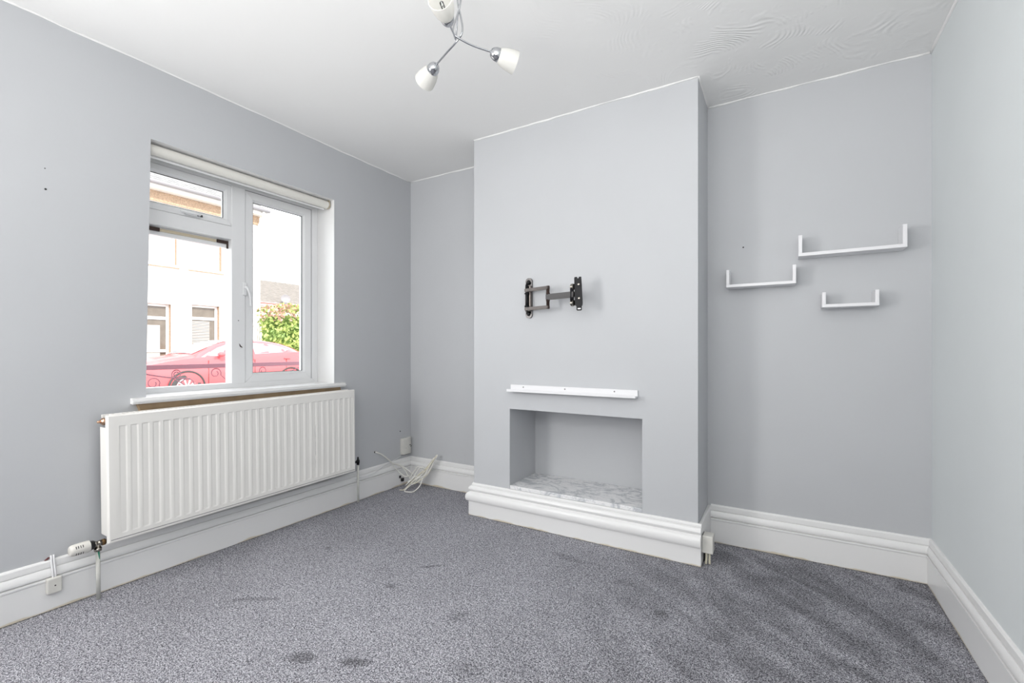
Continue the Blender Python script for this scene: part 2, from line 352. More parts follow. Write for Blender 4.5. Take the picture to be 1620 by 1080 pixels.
# skirting boards -------------------------------------------------------------
PROF = [(0, .2135), (.006, .212), (.010, .206), (.0115, .1835), (.0075, .182), (.0075, .1795), (.013, .1785), (.0165, .171), (.0195, .162), (.0215, .152), (.0205, .146),
        (.0115, .1435), (.0115, .1405), (.0225, .139), (.0235, .134), (.0225, .130), (.019, .127), (.019, .003), (0, .003)]
PROF2 = [(0, .2135), (.007, .2125), (.011, .207), (.012, .199), (.009, .1980), (.009, .1962), (.017, .1950), (.0225, .191), (.0265, .184), (.0285, .176), (.0265, .169), (.021, .163), (.018, .1595),
         (.0215, .1565), (.030, .1535), (.037, .147), (.0415, .137), (.043, .126), (.0425, .115), (.040, .106), (.036, .100), (.027, .0965), (.026, .090), (.026, .003), (0, .003)]
def skirt(name, A, Bp, n, k0, k1, prof=PROF, parent=None):
    """k: +1 outside corner, -1 inside corner, 0 square end"""
    A = Vector((*A, 0)); Bp = Vector((*Bp, 0)); d = (Bp - A).normalized(); n = Vector((*n, 0)); b = B(); ra = []; rb = []
    for off, z in prof:
        ra.append(b.bm.verts.new(A - d * k0 * off + n * off + Vector((0, 0, z)))); rb.append(b.bm.verts.new(Bp + d * k1 * off + n * off + Vector((0, 0, z))))
    m = len(prof)
    for i in range(m): 
        j = (i + 1) % m; b.bm.faces.new((ra[i], ra[j], rb[j], rb[i]))
    b.bm.faces.new(ra); b.bm.faces.new(rb[::-1])
    o = b.done(name, SKIRT, parent, smooth=28)
    if not parent: tag(o, kind='structure')
    return o
skirt('baseboard_left', (0, YR), (0, 0), (1, 0), 0, -1)
skirt('baseboard_back_left', (0, 0), (X1, 0), (0, -1), -1, -1)
skirt('baseboard_chimney_left', (X1, 0), (X1, YD), (-1, 0), -1, 1, PROF2)
skirt('baseboard_chimney', (X1, YD), (X2 + .0175, YD), (0, -1), 1, 0, PROF2)
b = B(); b.box((X2, YD - .002, .003), (X2 + .018, 0, .207), .004); tag(b.done('baseboard_chimney_right', SKIRT), kind='structure')
skirt('baseboard_back', (X2 + .018, 0), (W, 0), (0, -1), 0, -1)
skirt('baseboard_right', (W, 0), (W, YR), (-1, 0), -1, 0)
# small dark drill holes and plugs left in the walls and boards
def hole(name, p, n, r, parent, m=GAP):
    p = Vector(p); n = Vector(n); b = B(); b.lathe(p - n * .003, n, [(0, r), (.0038, r), (.0042, r * .6)], 10); o = b.done(name, m, parent); return o
for p, r in (((0, -2.195, 1.778), .004), ((0, -2.197, 1.865), .0022), ((0, -.122, .437), .005)): hole('plug_hole', p, (1, 0, 0), r, wl_)
hole('plug_hole', (2.486, 0, 1.672), (0, -1, 0), .004, bpy.data.objects['wall_back'])
hole('plug_hole', (.0, -.39, .319), (1, 0, 0), .007, wl_)

# ---------------------------------------------------------------- window 1
XI, XO = -.175, -.245
win = empty('window_1', (XI, (OY0 + OY1) / 2, OZ0)); tag(win, kind='structure')
Wi = lambda o: (setattr(o, 'parent', win), setattr(o, 'matrix_parent_inverse', Matrix.Translation((-win.location)))) and o
def frame_rect(name, y0, y1, z0, z1, t, x0, x1, m=UPVC, bev=.004, tt=None, tb=None):
    b = B(); tt = tt or t; tb = tb or t
    def mitre(pts):   # pts (y,z) quad
        b.poly_prism([(x0, y, z) for y, z in pts], (x1 - x0, 0, 0))
    mitre([(y0, z0), (y0 + t, z0 + tb), (y0 + t, z1 - tt), (y0, z1)]); mitre([(y1, z0), (y1, z1), (y1 - t, z1 - tt), (y1 - t, z0 + tb)])
    mitre([(y0, z0), (y1, z0), (y1 - t, z0 + tb), (y0 + t, z0 + tb)]); mitre([(y0, z1), (y0 + t, z1 - tt), (y1 - t, z1 - tt), (y1, z1)])
    bmesh.ops.recalc_face_normals(b.bm, faces=b.bm.faces[:])
    bmesh.ops.bevel(b.bm, geom=b.bm.edges[:], offset=bev * .35, segments=2, affect='EDGES')
    return Wi(b.done(name, m, smooth=40))
frame_rect('frame', OY0 - .02, OY1, OZ0 + .002, 2.135, .048, XI, XO, tb=.040)
b = B(); b.box((XI + .001, -1.349, .893), (XO, -1.268, 2.09), .003); Wi(b.done('mullion', UPVC))
b = B(); b.box((XI + .0012, OY0 + .02, 1.763), (XO, -1.345, 1.842), .003); b.box((XO + .0, OY0 + .02, 1.717), (XO + .026, -1.335, 1.765), .002); Wi(b.done('transom', UPVC))
# rebate line just outside each sash (dark rubber shows as a hair line)
frame_rect('gasket', -1.272, -.803, .893, 2.09, .004, XI - .010, XI - .016, GAP)
sr = frame_rect('sash', -1.268, -.807, .897, 2.086, .0, XI, XO) if False else None
def sash(y0, y1, z0, z1, rail, bead_=.010, x0=XI - .004, x1=XO):
    s = frame_rect('sash', y0, y1, z0, z1, rail, x0, x1)
    ys, ye, zs, ze = y0 + rail, y1 - rail, z0 + rail, z1 - rail
    b = B()   # glazing bead, chamfered towards the pane
    for (p, q) in (((ys, zs), (ye, zs)), ((ye, zs), (ye, ze)), ((ye, ze), (ys, ze)), ((ys, ze), (ys, zs))):
        c = Vector(((ys + ye) / 2, (zs + ze) / 2)); P = [Vector(p), Vector(q)]
        inn = [v + Vector((bead_ * (1 if v.x < c.x else -1), bead_ * (1 if v.y < c.y else -1))) for v in P]
        b.bm.faces.new([b.bm.verts.new((x0 - .004, v.x, v.y)) for v in P] + [b.bm.verts.new((x0 - .018, v.x, v.y)) for v in inn[::-1]])
    o = b.done('glazing_bead', UPVC); o.parent = s; 
    b = B(); b.box((x0 - .030, ys - .004, zs - .004), (x0 - .026, ye + .004, ze + .004)); g = b.done('pane', GLASS); g.parent = s
    b = B()
    e = .0022
    for a0, a1, c0, c1 in ((ys + bead_, ys + bead_ + e, zs + bead_, ze - bead_), (ye - bead_ - e, ye - bead_, zs + bead_, ze - bead_), (ys + bead_, ye - bead_, zs + bead_, zs + bead_ + e), (ys + bead_, ye - bead_, ze - bead_ - e, ze - bead_)):
        b.box((x0 - .0255, a0, c0), (x0 - .0185, a1, c1))
    g = b.done('pane_seal', GAP); g.parent = s
    return s
s_right = sash(-1.266, -.809, .899, 2.084, .047)
s_vent = sash(OY0 + .022, -1.3435, 1.844, 2.086, .030, .012)
# the lower left casement is swung wide open to the left, outside
b = B(); z0, z1 = .905, 1.745
b.box((XO - .01, OY0 + .018, z0), (XO - .06 - .41, OY0 + .058, z0 + .05), .003); b.box((XO - .01, OY0 + .018, z1 - .05), (XO - .47, OY0 + .058, z1), .003)
b.box((XO - .01, OY0 + .018, z0 + .045), (XO - .06, OY0 + .058, z1 - .045), .003); b.box((XO - .42, OY0 + .018, z0 + .045), (XO - .47, OY0 + .058, z1 - .045), .003)
so = Wi(b.done('sash', UPVC)); b = B(); b.box((XO - .058, OY0 + .036, z0 + .045), (XO - .422, OY0 + .040, z1 - .045)); g = b.done('pane', GLASS); g.parent = so
# friction stay in the head of the open casement
b = B(); b.box((XO + .026, OY0 + .02, 1.737), (XO + .036, -1.702, 1.757), .001); Wi(b.done('hinge_bracket', HINGE))
b = B(); b.box((XO + .026, -1.412, 1.738), (XO + .036, -1.3492, 1.757), .001); b.box((XO + .026, -1.3565, 1.712), (XO + .036, -1.3492, 1.742), .001); Wi(b.done('hinge_bracket', HINGE))
b = B(); b.box((XO + .026, -1.70, 1.739), (XO + .032, -1.415, 1.755), .001); Wi(b.done('friction_stay', BRASSY))
# handles
b = B(); b.box((XI - .005, -1.285, 1.435), (XI + .010, -1.262, 1.515), .004); b.lathe((XI + .006, -1.272, 1.482), (1, 0, 0), [(0, .010), (.02, .009), (.024, .006)], 16)
b.tube([(XI + .024, -1.272, 1.484), (XI + .033, -1.266, 1.462), (XI + .035, -1.256, 1.425), (XI + .033, -1.252, 1.372)], lambda t: .0075 - .002 * t, 10, 5)
Wi(b.done('handle', UPVC, smooth=40))
b = B(); b.box((XI - .005, -1.60, 1.850), (XI + .010, -1.52, 1.869), .004); b.tube([(XI + .010, -1.53, 1.860), (XI + .026, -1.535, 1.860), (XI + .029, -1.56, 1.859), (XI + .027, -1.63, 1.857)], .006, 10, 5)
Wi(b.done('handle', UPVC, smooth=40))
b = B(); b.box((XI + .009, -1.540, 1.853), (XI + .0115, -1.512, 1.865), .001); Wi(b.done('handle_escutcheon', DARKP))
b = B(); b.poly_prism([(XI + .001, -1.305, 1.137), (XI + .001, -1.301, 1.120), (XI + .001, -1.287, 1.113), (XI + .001, -1.289, 1.119), (XI + .001, -1.297, 1.124)], (.004, 0, 0)); Wi(b.done('old_catch_mark', HINGE))
b = B(); b.lathe((XI, -1.309, 1.278), (1, 0, 0), [(0, .0035), (.002, .003)], 10); Wi(b.done('screw', GAP))
# sill board and the bare timber bearer under it
b = B(); b.poly_prism([(XI - .002, OY0 - .01, .843), (0, OY0 - .01, .843), (0, -1.905, .843), (.052, -1.912, .843), (.052, -.697, .843), (0, -.690, .843), (0, OY1, .843), (XI - .002, OY1, .843)], (0, 0, .027))
bmesh.ops.recalc_face_normals(b.bm, faces=b.bm.faces[:])
es = [e for e in b.bm.edges if all(abs(v.co.x - .052) < 1e-4 for v in e.verts) and abs(e.verts[0].co.z - e.verts[1].co.z) < 1e-4]
bmesh.ops.bevel(b.bm, geom=es, offset=.009, segments=4, affect='EDGES')
Wi(b.done('sill', WHITE, smooth=35))
b = B(); b.poly_prism([(0, -1.885, .843), (.030, -1.885, .843), (.020, -1.862, .775), (0, -1.862, .775)], (0, 1.155, 0)); Wi(b.done('sill_bearer', TAN))

# roller blind rolled up under the soffit
rb = empty('roller_blind', (-.040, -1.3, 2.102)); tag(rb, 'cream roller blind rolled up tight under the top of the window recess', 'blind')
def local(o, root): o.parent = root; o.matrix_parent_inverse = Matrix.Translation(-root.location); return o
b = B(); b.lathe((-.056, -1.812, 2.108), (0, 1, 0), [(0, .010), (0, .0262), (1.038, .0262), (1.038, .010)], 28); local(b.done('blind_roll', BLIND, smooth=40), rb)
b = B(); b.box((-.078, -1.80, 2.072), (-.068, -.785, 2.083), .003); local(b.done('bottom_bar', UPVC), rb)
for y in (-1.822, -.7685):
    b = B(); b.box((-.085, y - .003, 2.088), (-.030, y, 2.138), .002); b.lathe((-.056, y - .003, 2.108), (0, 1, 0), [(0, .0275), (.0035, .0285), (.006, .0265)], 24)
    local(b.done('bracket', BRASSY), rb)

# ---------------------------------------------------------------- radiator
rad = empty('radiator', (.0, -2.026, .241), (R(.55), 0, 0)); tag(rad, 'wide white panel radiator with pressed vertical channels under the window', 'radiator')
RL, RH, RX0, RX1 = 1.354, .570, .045, .121
# front panel: pressed channels as real relief
b = B(); bm = b.bm
ys = [0, .006, .022]; n_ch = 31; pitch = .0423; c0 = .057
offs = {}
for i in range(n_ch):
    c = c0 + i * pitch
    for d, dep in ((-.0150, 0), (-.0095, .0032), (.0095, .0032), (.0150, 0)): ys.append(c + d); offs[round(c + d, 5)] = dep
ys += [RL - .022, RL - .006, RL]; ys = sorted(set(round(y, 5) for y in ys))
zs = [0, .006, .036, .042, RH - .054, RH - .050, RH - .006, RH]
grid = []
for y in ys:
    row = []
    for j, z in enumerate(zs):
        x = RX1 - (offs.get(y, 0) if j in (3, 4) else 0)
        if y in (0, RL) or j in (0, len(zs) - 1): x = RX1 - .012
        elif j in (1, len(zs) - 2) or y in (.006, round(RL - .006, 5)): x = RX1 - .001
        row.append(bm.verts.new((x, y, z)))
    grid.append(row)
for i in range(len(ys) - 1):
    for j in range(len(zs) - 1): bm.faces.new((grid[i][j], grid[i + 1][j], grid[i + 1][j + 1], grid[i][j + 1]))
b.done('front_panel', RADW, rad, smooth=22)
b = B(); b.box((RX1 - .022, .001, .001), (RX1 - .008, RL - .001, RH - .001), .002); b.box((RX1 - .004, .004, .008), (RX1 - .0005, RL - .004, .0105)); b.done('panel_back', RADW, rad)
b = B(); b.box((RX1 - .004, .010, .0155), (RX1 + .0006, RL - .010, .018)); b.done('bottom_seam', GREYPEN, rad)
for y in (0, RL - .0025):
    b = B(); b.box((RX0, y, .035 if y == 0 else .02), (RX1 - .010, y + .0025, RH - .055 if y == 0 else RH - .01), .001); b.done('side_panel', RADW, rad)
b = B()
for i in range(76): b.box((RX0 + .006, .03 + i * .0172, RH - .010), (RX1 - .016, .03 + i * .0172 + .008, RH - .002))
b.box((RX0, .005, RH - .016), (RX0 + .008, RL - .005, RH - .001), .001)
b.done('top_grille', RADW, rad)
b = B()
for i in range(45): b.box((RX0 + .014, .02 + i * .0296, .04), (RX1 - .022, .024 + i * .0296, RH - .03))
b.done('convector_fins', GREYPEN, rad)
b = B(); b.box((0, .18, .10), (RX0 + .004, .21, .50), .002); b.done('wall_bracket', RADW, rad); b = B(); b.box((0, RL - .21, .10), (RX0 + .004, RL - .18, .50), .002); b.done('wall_bracket', RADW, rad)
b = B(); b.lathe((.083, .004, RH - .028), (0, -1, 0), [(0, .0165), (.008, .0165), (.008, .011), (.014, .011)], 6); b.lathe((.083, -.010, RH - .028), (0, -1, 0), [(0, .006), (.010, .0055), (.012, .003)], 14); b.done('vent_plug', COPPER, rad)
for i, z0_, z1_, m, dx, yo in ((21, .09, .30, REDPEN, 0, .001), (23, .07, .26, REDPEN, 0, .002), (19, .10, .28, GREYPEN, 0, 0), (23, .10, .42, GREYPEN, 0, -.003), (22, .10, .22, GREYPEN, 0, .004), (17, .08, .18, REDPEN, 0, 0), (11, .10, .22, GREYPEN, 0, 0)):
    c = c0 + i * pitch + .0128 + yo; b = B(); k = 9
    b.tube([(RX1 - .0032, c + .0012 * math.sin(j * 2 + i), z0_ + (z1_ - z0_) * j / k) for j in range(k + 1)], lambda t: .0009 * math.sin(math.pi * min(max(t, .04), .96)) + .0002, 4, 2)
    b.done('scuff_mark', m, rad)
# thermostatic valve at the left foot (parts of the radiator)
def rl(p): return (p[0], p[1] + 2.026, p[2] - .241)
vx, vz = .074, .2465
b = B(); prof = [(0, .016), (.003, .0205), (.010, .0235), (.022, .0245), (.060, .0255), (.062, .0245), (.066, .0245)]
b.lathe(rl((vx, -2.142, vz)), (0, 1, 0), prof, 30); hd = b.done('thermostatic_head', TRVW, rad, smooth=40)
b = B()
for k in range(4):
    for a in (-35, 35):
        y = -2.124 + k * .0075; x = vx + .0247 * math.cos(R(a)); z = vz + .0247 * math.sin(R(a)) + 0
        b.tube([rl((vx + .0249 * math.cos(R(a + q)), y, vz + .0249 * math.sin(R(a + q)))) for q in (-13, 0, 13)], .0013, 6, 3)
b.done('vent_slot', GAP, hd)
b = B(); b.lathe(rl((vx, -2.077, vz)), (0, 1, 0), [(0, .0225), (.004, .0225), (.005, .019), (.014, .019), (.015, .0165), (.018, .0165)], 24); b.done('valve_collar', DARKP, rad)
b = B(); b.lathe(rl((vx, -2.060, vz)), (0, 1, 0), [(0, .013), (.008, .013), (.008, .0105), (.014, .0105), (.014, .013), (.022, .013), (.022, .008), (.026, .008), (.026, .0125), (.034, .0125)], 12)
b.lathe(rl((vx, -2.047, vz)), (0, 0, -1), [(0, .010), (.018, .010), (.018, .0135), (.032, .0135)], 12); b.done('valve_body', CHROME2, rad)
b = B(); b.lathe(rl((vx, -2.034, vz)), (0, 1, 0), [(0, .014), (.012, .014), (.012, .009), (.020, .011)], 8); b.done('valve_union', RUST, rad)
b = B(); b.cyl(rl((vx, -2.047, .214)), rl((vx, -2.047, .002)), .0078, 16); b.done('feed_pipe', PIPE, rad)
b = B(); b.tube([rl((vx + .0082, -2.0475, .214)), rl((vx + .0085, -2.046, .195)), rl((vx + .0085, -2.044, .178))], lambda t: .003 * (1 - t) + .0008, 6, 3); b.done('verdigris_run', VERD, rad)
# lockshield at the right foot
lx, ly = .078, -.617
b = B(); b.lathe(rl((lx, ly, .270)), (0, 0, 1), [(0, .0095), (.012, .0095), (.012, .012), (.030, .012), (.034, .009), (.036, .0065), (.050, .006), (.055, .0035)], 16)
b.lathe(rl((lx, ly, .292)), (0, -1, 0), [(0, .008), (.05, .008)], 12); b.done('lockshield_valve', BLACK, rad)
b = B(); b.cyl(rl((lx, ly, .272)), rl((lx, ly, .002)), .0075, 16); b.done('return_pipe', PIPE, rad)

# ---------------------------------------------------------------- sockets, boxes and cables by the skirting
ph = empty('junction_box', (.019, -2.178, .08)); tag(ph, 'small square white junction box screwed to the skirting left of the radiator', 'socket')
b = B(); b.box((.019, -2.2005, .080), (.044, -2.1545, .143), .004, 3); local(b.done('cover', PLASTIC), ph)
b = B(); b.lathe((.044, -2.176, .1115), (1, 0, 0), [(0, .0028), (.0006, .0028)], 12); local(b.done('screw', GAP), ph)
b = B(); pts = [(.003, -2.175, .228), (.008, -2.176, .222), (.014, -2.1765, .205), (.026, -2.176, .165), (.028, -2.175, .140)]
b.tube([(x, y - .004, z) for x, y, z in pts], .0038, 8, 5); b.tube([(x, y + .004, z) for x, y, z in pts], .0038, 8, 5); local(b.done('lead', SHELFW), ph)
b = B(); b.poly_prism([(.001, -2.200, .2145), (.001, -2.188, .224), (.001, -2.183, .222), (.001, -2.190, .2145)], (.004, 0, 0)); o = b.done('chipped_paint', mat('chip_red', (.16, .05, .05), .8), wl_)

so = empty('wall_socket', (0, -.065, .245)); tag(so, 'tall off-white phone socket box in the corner above the skirting', 'socket')
b = B(); b.poly_prism([(.0, -.122, .247), (.026, -.118, .247), (.032, -.105, .247), (.032, -.035, .247), (.020, -.014, .247), (.0, -.012, .247)], (0, 0, .130))
bmesh.ops.recalc_face_normals(b.bm, faces=b.bm.faces[:]); bmesh.ops.bevel(b.bm, geom=b.bm.edges[:], offset=.002, segments=2, affect='EDGES'); local(b.done('cover', PLASTIC, smooth=30), so)
b = B(); b.box((.031, -.048, .313), (.0328, -.034, .320)); b.box((.022, -.0205, .300), (.030, -.020, .308)); b.box((.031, -.038, .300), (.0328, -.033, .306)); local(b.done('jack_opening', DARKP), so)
b = B(); b.lathe((.0318, -.085, .297), (1, 0, 0), [(0, .003), (.0008, .0025)], 12); local(b.done('screw', GREYPEN), so)
b = B(); b.box((.001, -.110, .240), (.022, -.030, .2475), .002); local(b.done('base', GREYPEN), so)

def cable(name, label, pts, r, m, cat='cable', group=None):
    b = B(); b.tube(pts, r, 8, 7); return tag(b.done(name, m), label, cat, group)
cable('coaxial_cable', 'thick white cable hanging out of a hole in the wall and looping on the carpet', [(-.012, -.392, .322), (.012, -.372, .312), (.022, -.335, .290), (.032, -.285, .247), (.042, -.24, .205), (.069, -.2, .185), (.103, -.179, .155), (.138, -.159, .09), (.168, -.141, .07), (.224, -.108, .14),
    (.289, -.06, .21), (.319, -.05, .262), (.333, -.062, .257), (.285, -.095, .166), (.219, -.146, .089), (.183, -.179, .052), (.158, -.214, .020), (.160, -.238, .0075), (.19, -.240, .0065), (.228, -.215, .0065), (.255, -.171, .045), (.262, -.143, .104)], .0048, CABLE)
cable('phone_cable', 'cream cable with a loose end lying by the corner skirting', [(.104, -.235, .0065), (.135, -.215, .010), (.175, -.185, .06), (.219, -.150, .118), (.261, -.121, .158), (.313, -.075, .228), (.328, -.060, .262), (.324, -.082, .245), (.273, -.125, .156), (.224, -.160, .099),
    (.194, -.184, .065), (.203, -.178, .055), (.245, -.153, .084), (.288, -.115, .129), (.298, -.085, .166)], .0036, CABLE2)
cable('data_cable', 'thin white cable looped back over the left skirting in the corner', [(.163, -.179, .112), (.118, -.194, .106), (.085, -.232, .151), (.060, -.256, .193), (.062, -.262, .213), (.090, -.214, .195), (.135, -.184, .160), (.161, -.169, .135), (.170, -.150, .105)], .0036, CABLE)
cable('extension_cable', 'white cable folded into a tight bundle against the back skirting', [(.163, -.182, .098), (.193, -.161, .153), (.219, -.150, .186), (.24, -.133, .166), (.253, -.126, .128), (.234, -.152, .112), (.2, -.172, .085), (.217, -.158, .070), (.268, -.128, .120), (.290, -.085, .190), (.312, -.060, .236), (.302, -.068, .240), (.262, -.105, .175), (.225, -.135, .120), (.19, -.165, .075)], .004, CABLE)
cable('bell_wire', 'thin white wire stapled along the top of the left skirting', [(.030, -.600, .165), (.026, -.549, .168), (.0265, -.46, .166), (.026, -.393, .178), (.020, -.308, .205), (.018, -.20, .224), (.014, -.13, .240)], .0022, SHELFW)
cable('spare_cable', 'white cable wound in wide loops in front of the corner bundle', [(.150, -.215, .045), (.185, -.190, .085), (.215, -.165, .140), (.235, -.150, .176), (.258, -.135, .180), (.262, -.132, .150), (.232, -.160, .100), (.205, -.180, .062), (.190, -.192, .050), (.196, -.190, .072), (.232, -.165, .100),
    (.275, -.130, .120), (.300, -.105, .160), (.318, -.085, .215), (.324, -.080, .245), (.314, -.090, .228), (.285, -.115, .160), (.262, -.135, .108), (.240, -.152, .092), (.212, -.172, .112), (.186, -.186, .088), (.160, -.205, .070)], .0042, CABLE)
b = B()
b.box((.0195, -.155, .066), (.030, -.140, .086), .002); b.box((.0195, -.135, .035), (.034, -.112, .062), .002); tag(b.done('cable_clip', DARKP), 'black plastic cable clip on the skirting behind the coiled cables', 'clip')

bx = empty('cable_box', (2.347, -.30, .06)); tag(bx, 'cream plastic outlet box on the side of the chimney breast beside the skirting end', 'socket')
b = B(); b.box((2.3205, -.352, .066), (2.372, -.285, .154), .004, 3); local(b.done('cover', PLASTIC), bx)
b = B(); b.box((2.3215, -.345, .153), (2.3245, -.292, .1548)); local(b.done('slot', GAP), bx)
b = B(); b.tube([(2.338, -.325, .066), (2.338, -.325, .03), (2.336, -.33, .004)], .0055, 10, 4); b.tube([(2.352, -.320, .066), (2.352, -.320, .03), (2.353, -.322, .004)], .0055, 10, 4); local(b.done('lead', CABLE2), bx)
b = B(); b.box((2.321, -.30, .004), (2.335, -.27, .06), .003); local(b.done('lead_shroud', DARKP), bx)

# ---------------------------------------------------------------- chimney breast: hearth slab, ledge, TV bracket
b = B(); b.box((FX0 + .0005, YD + .001, .2135), (FX1 - .001, -.006, .2365), .002); tag(b.done('hearth_slab', MARBLE), 'white marble-effect slab with grey veins lining the floor of the fire recess', 'hearth')
le = empty('picture_ledge', (1.59, YD, .84)); tag(le, 'narrow white picture ledge screwed to the chimney breast above the fire recess', 'shelf')
b = B(); b.box((1.190, YD - .010, .842), (1.996, YD, .880), .002); local(b.done('back_plate', SHELFW), le)
b = B(); b.box((1.190, YD - .056, .8395), (1.996, YD - .010, .849), .0015); local(b.done('shelf_board', SHELFW), le)
b = B(); b.box((1.190, YD - .060, .8395), (1.996, YD - .055, .8555), .0015); local(b.done('front_lip', SHELFW), le)
for x in (1.283, 1.565, 1.866):
    b = B(); b.lathe((x, YD - .0098, .867), (0, -1, 0), [(0, .0045), (.001, .0045), (.0014, .003)], 12); local(b.done('screw', GREYPEN), le)

tv = empty('tv_bracket', (1.32, YD, 1.42)); tag(tv, 'folding steel and black TV wall bracket on the chimney breast', 'bracket')
T = lambda o: local(o, tv)
y0 = YD
b = B(); b.box((1.300, y0 - .012, 1.318), (1.345, y0, 1.522), .004)
for z, s in ((1.522, 1), (1.318, -1)): b.lathe((1.3225, y0 - .012, z), (0, 1, 0), [(0, .0225), (.012, .0225)], 24)
T(b.done('wall_plate', GUN))
for z in (1.518, 1.322):
    b = B(); b.lathe((1.3225, y0 - .012, z), (0, -1, 0), [(0, .014), (.004, .014), (.006, .009), (.012, .009)], 6); T(b.done('wall_bolt', BLACK))
b = B(); b.box((1.308, y0 - .034, 1.345), (1.345, y0 - .010, 1.495), .003); T(b.done('pivot_housing', STEEL))
px_, py_ = 1.326, y0 - .044; qx, qy = 1.489, y0 - .090
b = B(); b.cyl((px_, py_, 1.335), (px_, py_, 1.50), .008, 16); b.cyl((px_, py_, 1.44), (px_, py_, 1.448), .014); b.cyl((px_, py_, 1.362), (px_, py_, 1.37), .014); T(b.done('pivot_pin', BLACK))
def bar(p, q, h, t, over=.012):
    p = Vector(p); q = Vector(q); d = (q - p).normalized(); s = Vector((-d.y, d.x, 0)) * t / 2; b = B()
    pts = [p - d * over + s, p - d * over - s, q + d * over - s, q + d * over + s]
    b.poly_prism([(v.x, v.y, v.z - h / 2) for v in pts], (0, 0, h)); bmesh.ops.recalc_face_normals(b.bm, faces=b.bm.faces[:]); bmesh.ops.bevel(b.bm, geom=b.bm.edges[:], offset=.003, segments=2, affect='EDGES'); return b
T(bar((px_, py_, 1.464), (qx, qy, 1.464), .020, .022).done('fore_arm', STEEL)); T(bar((px_, py_, 1.350), (qx, qy, 1.350), .020, .022).done('fore_arm', STEEL))
b = B(); b.cyl((qx + .004, qy, 1.340), (qx + .004, qy, 1.475), .0095, 20); b.cyl((qx + .004, qy, 1.428), (qx + .004, qy, 1.434), .012); b.cyl((qx + .004, qy, 1.385), (qx + .004, qy, 1.391), .012); T(b.done('elbow_pin', HINGE))
hx, hy_ = 1.676, y0 - .135
T(bar((qx + .004, qy, 1.409), (hx - .012, hy_ + .004, 1.409), .034, .020).done('outer_arm', GUN))
b = B(); b.lathe((hx - .014, hy_ + .004, 1.375), (0, 0, 1), [(0, .011), (.068, .011)], 16); b.done_ = T(b.done('tilt_knuckle', BLACK))
for z, s in ((1.452, 1), (1.362, -1)):
    b = B(); b.lathe((hx - .015, hy_ + .012, z), (.9, -.45, 0), [(0, .019), (.003, .019), (.004, .012), (.010, .012), (.011, .017), (.016, .016)], 20); T(b.done('tilt_wheel', CHROME2))
# head plate: folded black steel with a notch on top, two bolt heads and a slotted foot
dn = Vector((.995, .10, 0)).normalized(); nn = Vector((dn.y, -dn.x, 0))
def hp(u, z, o=0): return Vector((hx + .003, hy_, 0)) + dn * u + nn * o + Vector((0, 0, z))
b = B(); lean = lambda z: (1.50 - z) * .03
out = [(0, 1.505), (.014, 1.505), (.016, 1.497), (.023, 1.497), (.025, 1.505), (.038, 1.505), (.040, 1.46), (.042, 1.36), (.040, 1.345), (.036, 1.342), (.036, 1.322), (.031, 1.318), (.010, 1.318), (.006, 1.322), (.006, 1.342), (.002, 1.345)]
b.poly_prism([hp(u + lean(z), z, 0) for u, z in out], nn * -.004)
b.poly_prism([hp(-.002 + lean(1.5), 1.50), hp(.002 + lean(1.5), 1.50), hp(.002 + lean(1.35), 1.35), hp(-.002 + lean(1.35), 1.35)], nn * -.024)
T(b.done('head_plate', BLACK))
for u, z in ((.024, 1.463), (.026, 1.386)):
    b = B(); b.lathe(hp(u + .0, z, -.001), nn, [(0, .0075), (.003, .0075), (.0045, .004)], 14); T(b.done('bolt_head', CHROME2))
b = B(); b.box(hp(.013 + lean(1.33), 1.325, .0), hp(.031 + lean(1.33), 1.332, .0015)); T(b.done('foot_slot', SHELFW))

# ---------------------------------------------------------------- three U shelves
def ushelf(label, x0, x1, zb, h, dep, t=.0165):
    r = empty('floating_shelf', ((x0 + x1) / 2, 0, zb)); tag(r, label, 'shelf', 'white U-shaped shelves in the right alcove'); L_ = lambda o: local(o, r)
    b = B(); b.box((x0, -dep, zb), (x1, -.0005, zb + t), .0012); L_(b.done('shelf_board', SHELFW))
    b = B(); b.box((x0, -dep, zb + t), (x0 + t, -.0005, zb + h), .0012); L_(b.done('end_panel', SHELFW))
    b = B(); b.box((x1 - t, -dep, zb + t), (x1, -.0005, zb + h), .0012); L_(b.done('end_panel', SHELFW))
ushelf('widest and highest of the three white U-shaped wall shelves, next to the right wall', 2.744, 3.171, 1.577, .107, .100)
ushelf('middle-sized white U-shaped wall shelf nearest the chimney breast', 2.409, 2.734, 1.441, .096, .100, .0155)
ushelf('smallest and lowest of the three white U-shaped wall shelves', 2.844, 3.069, 1.312, .075, .100, .0155)

